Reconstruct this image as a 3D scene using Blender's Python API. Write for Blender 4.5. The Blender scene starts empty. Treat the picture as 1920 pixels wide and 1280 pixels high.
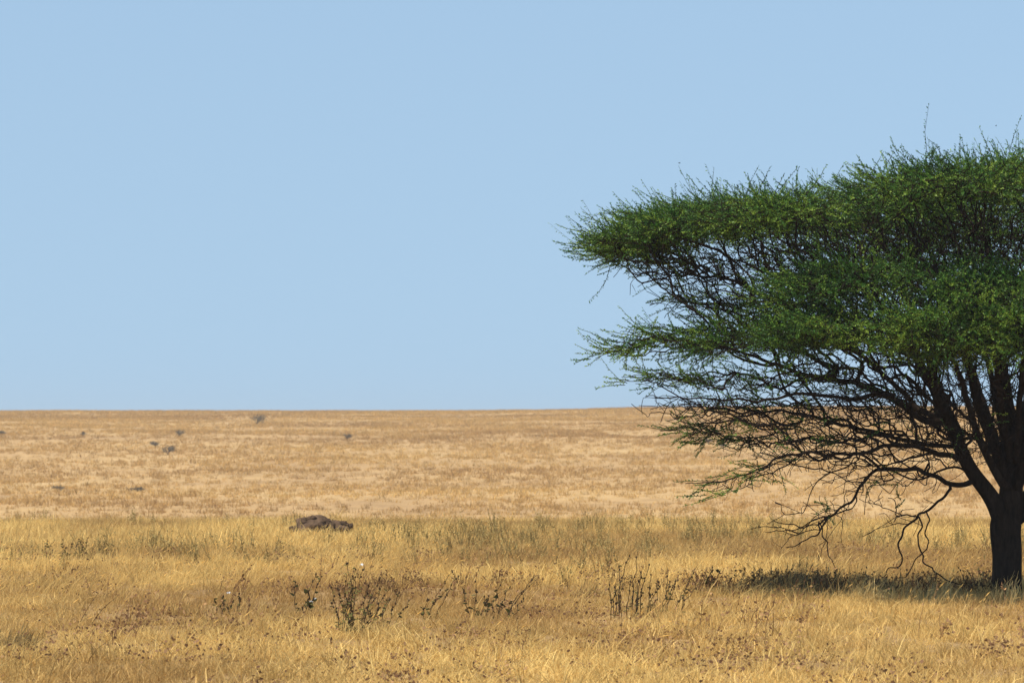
import bpy, math
import numpy as np
from math import radians, sin, cos, pi

# ------------------------------------------------------------------ camera, sky, sun, exposure
scene = bpy.context.scene
COL = scene.collection
FPX = 6000.0            # focal length in pixels of a 1920 wide frame
EYE = 2.2               # eye height: standing in an open safari car
HOR = 822.0             # row of the eye-level horizon
TD = 45.0               # distance of the tree
cam_d = bpy.data.cameras.new('camera')
cam_d.sensor_width = 36.0
cam_d.lens = 36.0 * FPX / 1920.0
cam_d.clip_start = 0.5
cam_d.clip_end = 20000.0
cam = bpy.data.objects.new('camera', cam_d)
COL.objects.link(cam)
cam.location = (0, 0, EYE)
cam.rotation_euler = (radians(90) + math.atan((HOR - 640.0) / FPX), 0, 0)
scene.camera = cam
cam_d.dof.use_dof = True
cam_d.dof.focus_distance = 43.5
cam_d.dof.aperture_fstop = 5.0

SUN = np.array([-0.40, -0.20, 0.89]); SUN /= np.linalg.norm(SUN)
SUN_EL = math.asin(SUN[2])
world = bpy.data.worlds.new('World')
scene.world = world
world.use_nodes = True
wn = world.node_tree.nodes; wl = world.node_tree.links
wn.clear()
sky = wn.new('ShaderNodeTexSky')
sky.sky_type = 'NISHITA'
sky.sun_disc = False
sky.sun_elevation = SUN_EL
sky.sun_rotation = math.atan2(SUN[0], SUN[1])
sky.altitude = 1500.0
sky.air_density = 1.0
sky.dust_density = 0.0
sky.ozone_density = 1.6
bg = wn.new('ShaderNodeBackground'); bg.inputs['Strength'].default_value = 0.10
wo = wn.new('ShaderNodeOutputWorld')
# elevation remapped smoothly for an evener fall-off towards the horizon: z' = 0.105 + 0.12 z + 0.8 z^3
wtc = wn.new('ShaderNodeTexCoord'); wsep = wn.new('ShaderNodeSeparateXYZ'); wcmb = wn.new('ShaderNodeCombineXYZ'); wnm = wn.new('ShaderNodeVectorMath')
def wmath(op, x, y):
    m = wn.new('ShaderNodeMath'); m.operation = op
    for sck, v in ((m.inputs[0], x), (m.inputs[1], y)):
        if isinstance(v, (int, float)): sck.default_value = v
        else: wl.new(v, sck)
    return m.outputs[0]
wnm.operation = 'NORMALIZE'
wl.new(wtc.outputs['Generated'], wsep.inputs[0])
wz = wmath('ADD', wmath('MULTIPLY', wsep.outputs[2], 0.12), wmath('ADD', wmath('MULTIPLY', wmath('POWER', wsep.outputs[2], 3.0), 0.8), 0.105))
wl.new(wsep.outputs[0], wcmb.inputs[0]); wl.new(wsep.outputs[1], wcmb.inputs[1]); wl.new(wz, wcmb.inputs[2])
wl.new(wcmb.outputs[0], wnm.inputs[0]); wl.new(wnm.outputs[0], sky.inputs[0])
wl.new(sky.outputs['Color'], bg.inputs['Color'])
wl.new(bg.outputs[0], wo.inputs['Surface'])

sun_d = bpy.data.lights.new('sun', 'SUN')
sun_d.energy = 4.9
sun_d.angle = radians(0.53)
sun_d.color = (1.0, 0.94, 0.84)
sun = bpy.data.objects.new('sun', sun_d)
COL.objects.link(sun)
from mathutils import Vector
sun.rotation_euler = Vector(-SUN).to_track_quat('-Z', 'Y').to_euler()

scene.view_settings.view_transform = 'Standard'
scene.view_settings.look = 'None'
scene.view_settings.exposure = 0.33
scene.view_settings.gamma = 1.0
scene.view_settings.use_curve_mapping = False
scene.cycles.max_bounces = 6
scene.cycles.diffuse_bounces = 3
scene.cycles.transmission_bounces = 4
scene.cycles.volume_bounces = 0
scene.cycles.use_denoising = True
scene.cycles.use_adaptive_sampling = False

rng = np.random.default_rng(11)

# ------------------------------------------------------------------ helpers
def tag(o, label=None, cat=None, group=None, kind=None):
    if label: o['label'] = label
    if cat: o['category'] = cat
    if group: o['group'] = group
    if kind: o['kind'] = kind
    return o

def empty(name, loc):
    o = bpy.data.objects.new(name, None)
    o.location = loc
    o.empty_display_size = 0.2
    COL.objects.link(o)
    return o

def mesh_np(name, V, tris=None, quads=None, mat=None, smooth=False, colattr=None):
    """mesh from numpy arrays"""
    V = np.asarray(V, dtype=np.float32).reshape(-1, 3)
    nt = 0 if tris is None else len(tris)
    nq = 0 if quads is None else len(quads)
    me = bpy.data.meshes.new(name)
    me.vertices.add(len(V))
    me.vertices.foreach_set('co', V.ravel())
    loops = []
    starts = []
    if nt:
        loops.append(np.asarray(tris, dtype=np.int32).ravel())
        starts.append(np.arange(nt, dtype=np.int32) * 3)
    if nq:
        loops.append(np.asarray(quads, dtype=np.int32).ravel())
        starts.append(nt * 3 + np.arange(nq, dtype=np.int32) * 4)
    loops = np.concatenate(loops); starts = np.concatenate(starts)
    me.loops.add(len(loops))
    me.loops.foreach_set('vertex_index', loops)
    me.polygons.add(nt + nq)
    me.polygons.foreach_set('loop_start', starts)
    if smooth:
        me.polygons.foreach_set('use_smooth', np.ones(nt + nq, dtype=bool))
    if colattr is not None:
        a = me.attributes.new('vary', 'FLOAT', 'POINT')
        a.data.foreach_set('value', np.asarray(colattr, dtype=np.float32))
    me.update(calc_edges=True)
    if mat is not None:
        me.materials.append(mat)
    return me

def obj(name, me, parent=None, loc=None):
    o = bpy.data.objects.new(name, me)
    if parent is not None: o.parent = parent
    if loc is not None: o.location = loc
    COL.objects.link(o)
    return o

class Geo:
    """collects numpy pieces into one mesh"""
    def __init__(s): s.V = []; s.T = []; s.Q = []; s.C = []; s.n = 0
    def add(s, V, T=None, Q=None, c=None):
        V = np.asarray(V, dtype=np.float64).reshape(-1, 3)
        if T is not None and len(T): s.T.append(np.asarray(T) + s.n)
        if Q is not None and len(Q): s.Q.append(np.asarray(Q) + s.n)
        if c is None: c = np.full(len(V), 0.5)
        elif np.isscalar(c): c = np.full(len(V), float(c))
        s.C.append(c); s.V.append(V); s.n += len(V)
    def mesh(s, name, mat, smooth=False):
        return mesh_np(name, np.concatenate(s.V), np.concatenate(s.T) if s.T else None,
                       np.concatenate(s.Q) if s.Q else None, mat, smooth, np.concatenate(s.C))

def hash2(ix, iy, seed):
    h = (ix.astype(np.int64) * 374761393 + iy.astype(np.int64) * 668265263 + seed * 974634777) & 0xFFFFFFFF
    h = ((h ^ (h >> 13)) * 1274126177) & 0xFFFFFFFF
    h = h ^ (h >> 16)
    return (h & 0xFFFF) / 65535.0

def vnoise(x, y, seed=0):
    x = np.asarray(x, dtype=np.float64); y = np.asarray(y, dtype=np.float64)
    ix = np.floor(x); iy = np.floor(y)
    fx = x - ix; fy = y - iy
    fx = fx * fx * (3 - 2 * fx); fy = fy * fy * (3 - 2 * fy)
    a = hash2(ix, iy, seed); b = hash2(ix + 1, iy, seed); c = hash2(ix, iy + 1, seed); d = hash2(ix + 1, iy + 1, seed)
    return (a * (1 - fx) + b * fx) * (1 - fy) + (c * (1 - fx) + d * fx) * fy

def fbm(x, y, seed=0, octv=3):
    s = 0; a = 0.5; t = 0
    for k in range(octv):
        s = s + a * vnoise(x * 2 ** k, y * 2 ** k, seed + 17 * k); t += a; a *= 0.5
    return s / t

# ------------------------------------------------------------------ terrain
HY = np.array([-400, -80, 70, 79, 88, 104, 140, 170, 205, 235, 300, 400, 520, 620, 680, 760, 1000, 1600, 4200], float)
HZ = np.array([0.0, 0.0, 0.0, -0.02, -0.16, -0.75, -2.35, -3.75, -4.0, -3.25, -1.55, 1.75, 5.05, 7.25, 7.85, 7.8, 4.5, -4.0, -30.0], float)
def pchip_slopes(x, y):
    h = np.diff(x); d = np.diff(y) / h
    m = np.zeros_like(y)
    for i in range(1, len(x) - 1):
        if d[i - 1] * d[i] > 0:
            w1 = 2 * h[i] + h[i - 1]; w2 = h[i] + 2 * h[i - 1]
            m[i] = (w1 + w2) / (w1 / d[i - 1] + w2 / d[i])
    m[0] = d[0]; m[-1] = d[-1]
    return m
HM = pchip_slopes(HY, HZ)
def height(x, y):
    x = np.asarray(x, float); y = np.asarray(y, float)
    yc = np.clip(y, HY[0], HY[-1])
    i = np.clip(np.searchsorted(HY, yc) - 1, 0, len(HY) - 2)
    h = HY[i + 1] - HY[i]; t = (yc - HY[i]) / h
    z = ((2 * t**3 - 3 * t**2 + 1) * HZ[i] + (t**3 - 2 * t**2 + t) * h * HM[i]
         + (-2 * t**3 + 3 * t**2) * HZ[i + 1] + (t**3 - t**2) * h * HM[i + 1])
    far = np.clip((y - 200) / 400, 0, 1)
    z = z + far * (0.9 / (1 + np.exp(-(x - 15) / 14.0)) - 0.05)          # the ridge rises a little to the right
    z = z + far * 0.55 * (fbm(x / 40, y / 40, 5, 3) - 0.5)
    near = 1 - np.clip((y - 66) / 60, 0, 1)
    z = z + near * 0.10 * (fbm(x / 2.6, y / 2.6, 9, 3) - 0.5) + (1 - near) * 0.35 * (fbm(x / 9, y / 9, 31, 2) - 0.5)
    return z
def H1(x, y): return float(height(np.array([x]), np.array([y]))[0])
def ground_at(px, py):
    """point of the meadow seen at a photograph pixel"""
    d = FPX * EYE / (py - HOR)
    x = (px - 960.0) / FPX * d
    return x, d, H1(x, d)

# ------------------------------------------------------------------ node material helpers
def new_mat(name):
    m = bpy.data.materials.new(name); m.use_nodes = True
    nt = m.node_tree; nt.nodes.clear()
    return m, nt.nodes, nt.links
def ramp(n, stops):
    r = n.new('ShaderNodeValToRGB'); e = r.color_ramp.elements
    while len(e) > 1: e.remove(e[-1])
    e[0].position = stops[0][0]; e[0].color = (*stops[0][1], 1)
    for p, c in stops[1:]:
        k = e.new(p); k.color = (*c, 1)
    return r
def noise(n, l, coord, scale, detail=4, rough=0.6, dist=0.0):
    t = n.new('ShaderNodeTexNoise'); t.inputs['Scale'].default_value = scale
    t.inputs['Detail'].default_value = detail; t.inputs['Roughness'].default_value = rough
    t.inputs['Distortion'].default_value = dist
    l.new(coord, t.inputs['Vector'])
    return t
def mix(n, l, kind, fac, a, b):
    m = n.new('ShaderNodeMix'); m.data_type = 'RGBA'; m.blend_type = kind
    def put(sock, v):
        if hasattr(v, 'links') or hasattr(v, 'is_linked'): l.new(v, sock)
        elif isinstance(v, (int, float)): sock.default_value = v
        else: sock.default_value = (*v, 1)
    put(m.inputs['Factor'], fac); put(m.inputs['A'], a); put(m.inputs['B'], b)
    return m.outputs['Result']

def mat_ground():
    m, n, l = new_mat('dry_grassland')
    g = n.new('ShaderNodeNewGeometry')
    big = noise(n, l, g.outputs['Position'], 0.035, 5, 0.62)
    mid = noise(n, l, g.outputs['Position'], 0.4, 6, 0.7)
    fine = noise(n, l, g.outputs['Position'], 7.0, 5, 0.75)
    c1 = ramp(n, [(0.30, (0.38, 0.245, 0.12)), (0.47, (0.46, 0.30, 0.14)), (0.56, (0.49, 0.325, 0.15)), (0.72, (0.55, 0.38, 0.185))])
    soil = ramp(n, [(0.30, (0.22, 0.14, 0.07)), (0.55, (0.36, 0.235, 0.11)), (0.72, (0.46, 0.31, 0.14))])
    l.new(big.outputs['Fac'], c1.inputs['Fac'])
    c2 = ramp(n, [(0.30, (0.62, 0.60, 0.60)), (0.50, (1, 1, 1)), (0.75, (1.16, 1.12, 1.06))])
    l.new(mid.outputs['Fac'], c2.inputs['Fac'])
    c3 = ramp(n, [(0.30, (0.55, 0.53, 0.50)), (0.52, (1, 1, 1)), (0.72, (1.22, 1.2, 1.1))])
    l.new(fine.outputs['Fac'], c3.inputs['Fac'])
    l.new(big.outputs['Fac'], soil.inputs['Fac'])
    sp = n.new('ShaderNodeSeparateXYZ'); l.new(g.outputs['Position'], sp.inputs[0])
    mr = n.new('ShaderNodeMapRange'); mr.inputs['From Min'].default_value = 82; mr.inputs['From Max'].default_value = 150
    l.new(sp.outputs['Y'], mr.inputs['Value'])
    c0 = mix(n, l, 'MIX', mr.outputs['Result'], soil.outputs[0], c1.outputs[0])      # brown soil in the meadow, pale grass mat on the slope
    a = mix(n, l, 'MULTIPLY', 0.8, c0, c2.outputs[0])
    b = mix(n, l, 'MULTIPLY', 0.8, a, c3.outputs[0])
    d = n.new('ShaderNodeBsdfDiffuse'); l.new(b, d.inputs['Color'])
    bp = n.new('ShaderNodeBump'); bp.inputs['Strength'].default_value = 0.6; bp.inputs['Distance'].default_value = 0.08
    l.new(fine.outputs['Fac'], bp.inputs['Height']); l.new(bp.outputs[0], d.inputs['Normal'])
    o = n.new('ShaderNodeOutputMaterial'); l.new(d.outputs[0], o.inputs['Surface'])
    return m

def mat_blade(name, lo, hi, transl=0.3):
    """grass: tint comes from the scattered point, vary from the blade"""
    m, n, l = new_mat(name)
    at = n.new('ShaderNodeAttribute'); at.attribute_type = 'INSTANCER'; at.attribute_name = 'tint'
    av = n.new('ShaderNodeAttribute'); av.attribute_type = 'GEOMETRY'; av.attribute_name = 'vary'
    r = ramp(n, [(0.0, lo), (1.0, hi)])
    l.new(av.outputs['Fac'], r.inputs['Fac'])
    c = mix(n, l, 'MULTIPLY', 1.0, r.outputs[0], at.outputs['Color'])
    d = n.new('ShaderNodeBsdfDiffuse'); t = n.new('ShaderNodeBsdfTranslucent')
    l.new(c, d.inputs['Color']); l.new(c, t.inputs['Color'])
    x = n.new('ShaderNodeMixShader'); x.inputs[0].default_value = transl
    l.new(d.outputs[0], x.inputs[1]); l.new(t.outputs[0], x.inputs[2])
    o = n.new('ShaderNodeOutputMaterial'); l.new(x.outputs[0], o.inputs['Surface'])
    return m

def mat_vary(name, lo, hi, transl=0.0, gloss=0.0, nscale=None, mid=None):
    """leaf, stem or bark: colour runs lo..hi by the vary attribute"""
    m, n, l = new_mat(name)
    av = n.new('ShaderNodeAttribute'); av.attribute_name = 'vary'
    r = ramp(n, [(0.0, lo), (1.0, hi)] if mid is None else [(0.0, lo), (0.55, mid), (1.0, hi)])
    l.new(av.outputs['Fac'], r.inputs['Fac'])
    c = r.outputs[0]
    nz = None
    if nscale:
        g = n.new('ShaderNodeNewGeometry')
        mp = n.new('ShaderNodeMapping'); mp.inputs['Scale'].default_value = (1, 1, 0.25)
        l.new(g.outputs['Position'], mp.inputs['Vector'])
        nz = noise(n, l, mp.outputs[0], nscale, 6, 0.7)
        k = ramp(n, [(0.32, (0.45, 0.45, 0.45)), (0.7, (1.5, 1.45, 1.4))])
        l.new(nz.outputs['Fac'], k.inputs['Fac'])
        c = mix(n, l, 'MULTIPLY', 1.0, c, k.outputs[0])
    d = n.new('ShaderNodeBsdfPrincipled')
    d.inputs['Roughness'].default_value = 0.85 if not gloss else 0.5
    d.inputs['Specular IOR Level'].default_value = gloss
    l.new(c, d.inputs['Base Color'])
    if nz is not None:
        bp = n.new('ShaderNodeBump'); bp.inputs['Strength'].default_value = 0.8; bp.inputs['Distance'].default_value = 0.02
        l.new(nz.outputs['Fac'], bp.inputs['Height']); l.new(bp.outputs[0], d.inputs['Normal'])
    s = d.outputs[0]
    if transl:
        t = n.new('ShaderNodeBsdfTranslucent'); l.new(c, t.inputs['Color'])
        x = n.new('ShaderNodeMixShader'); x.inputs[0].default_value = transl
        l.new(s, x.inputs[1]); l.new(t.outputs[0], x.inputs[2]); s = x.outputs[0]
    o = n.new('ShaderNodeOutputMaterial'); l.new(s, o.inputs['Surface'])
    return m

M_GROUND = mat_ground()
M_GRASS = mat_blade('straw_grass', (0.44, 0.275, 0.085), (0.95, 0.74, 0.32), 0.38)
M_WEED = mat_blade('grey_green_weed', (0.20, 0.15, 0.060), (0.46, 0.35, 0.14), 0.3)
M_LITTER = mat_blade('dead_leaf_litter', (0.17, 0.09, 0.05), (0.42, 0.25, 0.12), 0.2)
M_BARK = mat_vary('dark_acacia_bark', (0.016, 0.012, 0.010), (0.042, 0.031, 0.024), nscale=16.0)
M_TWIG = mat_vary('twig_bark', (0.014, 0.010, 0.008), (0.045, 0.032, 0.022))
M_LEAF = mat_vary('acacia_leaf', (0.024, 0.075, 0.013), (0.27, 0.40, 0.050), transl=0.30, gloss=0.35, mid=(0.072, 0.195, 0.024))
M_STEM = mat_vary('dry_stem', (0.045, 0.030, 0.018), (0.17, 0.115, 0.055))
M_HERB = mat_vary('herb_leaf', (0.050, 0.050, 0.020), (0.20, 0.19, 0.060), transl=0.25)
M_PETAL = mat_vary('white_petal', (0.78, 0.78, 0.74), (0.85, 0.85, 0.82), transl=0.2)
M_BUSH = mat_vary('far_bush_leaf', (0.13, 0.105, 0.065), (0.28, 0.22, 0.13), transl=0.25)
M_EARTH = mat_vary('dark_termite_earth', (0.060, 0.040, 0.026), (0.15, 0.10, 0.064), nscale=9.0)
M_INSECT = mat_vary('insect_black', (0.012, 0.011, 0.010), (0.02, 0.02, 0.02))
M_STRAW = mat_vary('dark_straw', (0.09, 0.056, 0.028), (0.78, 0.58, 0.25), transl=0.3)

# ------------------------------------------------------------------ ground sheet
def ground():
    u = np.linspace(-1, 1, 241); xs = np.sinh(u * 5.2) / np.sinh(5.2) * 2600
    ys = np.concatenate([np.linspace(-400, 10, 18), np.linspace(14, 110, 150)[0:], np.linspace(113, 760, 190), np.geomspace(770, 4200, 30)])
    X, Y = np.meshgrid(xs, ys)
    Z = height(X, Y)
    nx, ny = len(xs), len(ys)
    idx = np.arange(nx * ny).reshape(ny, nx)
    Q = np.stack([idx[:-1, :-1], idx[:-1, 1:], idx[1:, 1:], idx[1:, :-1]], -1).reshape(-1, 4)
    me = mesh_np('ground', np.stack([X, Y, Z], -1), None, Q, M_GROUND, True)
    return tag(obj('ground', me), 'dry golden savanna ground rising to a far bare ridge', 'ground', kind='structure')
ground()

# ------------------------------------------------------------------ tubes
def frame(T):
    ref = np.array([0.0, 0.0, 1.0]) if abs(np.mean(T[:, 2])) < 0.75 else np.array([1.0, 0.0, 0.0])
    A = np.cross(T, ref); A /= np.maximum(np.linalg.norm(A, axis=1, keepdims=True), 1e-6)
    B = np.cross(A, T)
    return A, B
def tube(geo, P, R, sides=5, c=0.5, flute=0.0, cap=True):
    P = np.asarray(P, float); R = np.asarray(R, float)
    n = len(P)
    T = np.gradient(P, axis=0); T /= np.maximum(np.linalg.norm(T, axis=1, keepdims=True), 1e-9)
    A, B = frame(T)
    th = np.arange(sides) * 2 * pi / sides
    rr = R[:, None] * np.ones(sides)
    if flute:
        ph = rng.uniform(0, 6.28, 3)
        L = np.concatenate([[0], np.cumsum(np.linalg.norm(np.diff(P, axis=0), axis=1))])[:, None]
        rr = rr * (1 + flute * np.sin(3 * th + ph[0] + 0.8 * L) + 0.6 * flute * np.sin(5 * th + ph[1] - 1.5 * L) + 0.5 * flute * np.sin(2 * th + 4 * L + ph[2]))
    V = P[:, None, :] + rr[:, :, None] * (np.cos(th)[None, :, None] * A[:, None, :] + np.sin(th)[None, :, None] * B[:, None, :])
    i = np.arange(n - 1)[:, None] * sides; j = np.arange(sides)[None, :]; k = (j + 1) % sides
    Q = np.stack([i + j, i + k, i + sides + k, i + sides + j], -1).reshape(-1, 4)
    V = V.reshape(-1, 3)
    Tt = None
    if cap:
        V = np.vstack([V, P[-1] + T[-1] * R[-1] * 1.5])
        b = (n - 1) * sides
        Tt = np.array([[b + a, b + (a + 1) % sides, n * sides] for a in range(sides)])
    geo.add(V, Tt, Q, c)

def catmull(P, R, sub):
    P = np.asarray(P, float); R = np.asarray(R, float)
    if len(P) < 2 or sub < 2: return P, R
    E = np.vstack([2 * P[0] - P[1], P, 2 * P[-1] - P[-2]])
    out = []; ro = []
    for s in range(sub):
        t = s / sub
        p0, p1, p2, p3 = E[:-3], E[1:-2], E[2:-1], E[3:]
        out.append(0.5 * ((2 * p1) + (-p0 + p2) * t + (2 * p0 - 5 * p1 + 4 * p2 - p3) * t * t + (-p0 + 3 * p1 - 3 * p2 + p3) * t**3))
        ro.append(R[:-1] * (1 - t) + R[1:] * t)
    Q = np.stack(out, 1).reshape(-1, 3); r = np.stack(ro, 1).reshape(-1)
    return np.vstack([Q, P[-1]]), np.append(r, R[-1])

# ------------------------------------------------------------------ the acacia
TX = (1888 - 960) / FPX * TD                   # base of the trunk
TZ = H1(TX, TD)
def W(px, py, y):
    """photo pixel at depth y before/behind the trunk -> tree space"""
    d = TD + y
    return np.array([(px - 960) / FPX * d - TX, y, EYE + (HOR - py) / FPX * d - TZ])
MIR = 1893.0
LIMBS = {}
def limb(name, start, pts):
    LIMBS[name] = (start, np.array([W(p[0], p[1], p[2]) for p in pts]), np.array([p[3] for p in pts], float) * (1.0 if start is None else 0.86))
limb('trunk', None, [(1886, 1132, 0, .26), (1887, 1095, 0, .215), (1887, 1040, 0, .205), (1884, 985, 0, .215), (1893, 935, 0, .175), (1894, 870, .05, .145), (1888, 790, .1, .12), (1880, 710, .1, .095), (1868, 610, .2, .075), (1858, 510, .3, .055), (1850, 420, .3, .035)])
limb('L1', 'trunk', [(1868, 965, -.08, .145), (1842, 915, -.2, .13), (1810, 862, -.35, .115), (1786, 812, -.5, .095), (1756, 745, -.7, .075), (1726, 685, -1., .055), (1690, 620, -1.4, .04), (1650, 560, -1.9, .03), (1610, 510, -2.2, .02)])
limb('L1b', 'L1', [(1796, 825, -.2, .085), (1768, 750, -.1, .075), (1748, 690, 0, .062), (1736, 640, .1, .05), (1705, 560, .3, .04), (1660, 480, .4, .03), (1610, 420, .4, .02)])
limb('L2', 'L1', [(1745, 786, -.6, .062), (1690, 756, -.8, .054), (1620, 727, -1., .046), (1540, 703, -1.2, .037), (1460, 682, -1.2, .029), (1380, 656, -1.2, .022), (1290, 642, -1.2, .015), (1200, 636, -1.2, .010)])
limb('L2b', 'L1', [(1730, 770, -.2, .05), (1690, 730, 0, .045), (1640, 688, .2, .04), (1570, 638, .5, .034), (1490, 582, .8, .028), (1400, 540, 1., .02), (1310, 500, 1., .014)])
limb('L2c', 'L2', [(1560, 690, -.7, .034), (1480, 640, -.4, .028), (1400, 600, -.2, .02), (1320, 575, -.1, .012)])
limb('L3', 'L1', [(1808, 906, -.4, .045), (1785, 903, -.6, .042), (1735, 888, -.9, .036), (1680, 882, -1.1, .030), (1640, 883, -1.2, .026), (1618, 900, -1.3, .023), (1594, 938, -1.4, .020), (1562, 966, -1.45, .018), (1543, 990, -1.5, .015), (1520, 1012, -1.5, .011), (1468, 1033, -1.5, .007)])
limb('L3b', 'L3', [(1540, 985, -1.4, .012), (1548, 1012, -1.4, .010), (1558, 1038, -1.4, .008), (1568, 1058, -1.4, .005)])
limb('L3c', 'L3', [(1555, 972, -1.6, .012), (1520, 990, -1.7, .010), (1480, 998, -1.7, .008), (1432, 1000, -1.7, .006)])
limb('L3d', 'L3', [(1540, 970, -1.3, .010), (1500, 985, -1.2, .009), (1448, 978, -1.2, .006)])
limb('L4', 'L3', [(1782, 918, -.7, .024), (1757, 938, -.8, .022), (1733, 956, -.9, .021), (1710, 971, -1., .019), (1692, 990, -1., .017), (1680, 1013, -1., .015), (1686, 1040, -1., .012), (1685, 1052, -1., .011), (1665, 1070, -1., .009), (1648, 1086, -1., .006)])
limb('L4b', 'L4', [(1719, 972, -.95, .014), (1720, 1000, -.9, .013), (1725, 1030, -.9, .013), (1738, 1055, -.9, .012), (1765, 1083, -.85, .011), (1785, 1096, -.8, .009), (1808, 1098, -.8, .006)])
limb('L4c', 'L4', [(1733, 962, -.8, .012), (1734, 1000, -.75, .011), (1737, 1024, -.75, .010), (1722, 1038, -.75, .010), (1710, 1058, -.75, .009), (1700, 1075, -.75, .008), (1680, 1084, -.75, .005)])
limb('L5', 'L1', [(1800, 858, -.5, .045), (1745, 848, -.9, .040), (1690, 838, -1.1, .035), (1630, 844, -1.3, .030), (1560, 851, -1.5, .026), (1490, 850, -1.6, .021), (1450, 868, -1.7, .018), (1410, 889, -1.7, .014), (1345, 903, -1.7, .010), (1290, 912, -1.7, .006)])
limb('L6', 'L1', [(1740, 835, -.3, .035), (1650, 812, -.2, .03), (1560, 788, 0, .026), (1480, 772, .1, .022), (1400, 776, .2, .017), (1330, 798, .2, .012), (1240, 806, .2, .006)])
limb('L7', 'L2', [(1660, 745, -1.4, .035), (1580, 745, -1.8, .03), (1490, 742, -2., .025), (1400, 748, -2.1, .018), (1300, 748, -2.2, .012), (1210, 740, -2.2, .006)])
limb('M2', 'trunk', [(1882, 905, -.1, .105), (1866, 845, -.25, .092), (1848, 790, -.35, .082), (1828, 730, -.55, .07), (1808, 660, -.8, .056), (1788, 590, -1.2, .042), (1760, 530, -1.8, .03), (1730, 490, -2.1, .02)])
limb('M3', 'trunk', [(1876, 850, .3, .06), (1858, 790, .5, .052), (1835, 720, .8, .045), (1808, 640, 1.1, .038), (1770, 540, 1.5, .03), (1720, 430, 1.8, .02)])
limb('M4', 'trunk', [(1905, 900, -.1, .11), (1918, 835, -.2, .1), (1938, 750, -.3, .085), (1965, 660, -.5, .065), (2000, 560, -.8, .045), (2040, 480, -1.2, .03)])
limb('M5', 'trunk', [(1890, 850, -.4, .07), (1880, 780, -.8, .062), (1872, 710, -1.4, .052), (1862, 650, -2.1, .042), (1850, 590, -2.6, .03), (1840, 560, -2.9, .02)])
limb('M7', 'trunk', [(1872, 900, -.3, .07), (1846, 840, -.6, .06), (1826, 780, -.9, .052), (1800, 710, -1.3, .042), (1768, 640, -1.8, .03), (1730, 590, -2.2, .02)])
limb('M8', 'trunk', [(1888, 840, .2, .06), (1868, 760, .4, .052), (1852, 680, .5, .045), (1830, 600, .6, .034), (1800, 520, .7, .022)])
limb('M9', 'trunk', [(1902, 850, -.4, .06), (1908, 770, -.7, .055), (1914, 700, -1.1, .045), (1922, 640, -1.6, .032), (1935, 590, -2.2, .02)])
limb('M6', 'trunk', [(1905, 860, .4, .07), (1915, 780, .9, .062), (1930, 690, 1.5, .052), (1945, 590, 2.2, .04), (1960, 480, 2.8, .025)])
for k in ('L1', 'L1b', 'L2', 'L2b', 'L5', 'L6', 'M2', 'M3'):
    s, P, R = LIMBS[k]
    P = P.copy(); P[:, 0] = 2 * (MIR - 1888) / FPX * TD - P[:, 0]; P[:, 1] = -P[:, 1] * 0.8 + 0.25
    LIMBS['R' + k] = (s if s == 'trunk' else 'R' + s, P, R)

def sinoise(P, freq, seed):
    r = np.random.default_rng(seed)
    out = np.zeros_like(P)
    for k in range(5):
        D = r.normal(size=(3, 3)); D /= np.linalg.norm(D, axis=1, keepdims=True)
        ph = r.uniform(0, 6.28, 3); f = freq * r.uniform(0.6, 1.6)
        out += np.sin(P @ D.T * f * 2 * pi + ph)
    return out / 2.2

NP = []; NPAR = []; NRAD = []; NPATH = []; NLIMB = []
limb_nodes = {}
for name, (start, P, R) in LIMBS.items():
    sub = 5
    if start is not None:
        sn = limb_nodes[start]
        pts = np.array([NP[i] for i in sn])
        d = np.linalg.norm(pts - P[0], axis=1) + 0.6 * np.maximum(0, pts[:, 2] - P[0][2] + 0.05)
        j = sn[int(np.argmin(d))]
        P = np.vstack([NP[j], P]); R = np.append(R[0] * 1.1, R)
    Q, r = catmull(P, R, sub)
    if start is not None:
        Q = Q + sinoise(Q, 0.9, 3) * 0.03 * np.clip(np.linspace(0, 6, len(Q)), 0, 1)[:, None]
        Q = Q + sinoise(Q, 3.0, 4) * np.clip(0.05 - r, 0.0, 0.02)[:, None] * 0.8 * np.clip(np.linspace(0, 6, len(Q)), 0, 1)[:, None]
    ids = []
    if start is None: prev = -1
    else: prev = j; Q = Q[1:]; r = r[1:]
    for q, rr in zip(Q, r):
        NP.append(q); NPAR.append(prev); NRAD.append(rr)
        NPATH.append(0 if prev < 0 else NPATH[prev] + np.linalg.norm(q - NP[prev]))
        NLIMB.append(name); prev = len(NP) - 1; ids.append(prev)
    limb_nodes[name] = ids
NLIMBN = len(NP)

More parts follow.
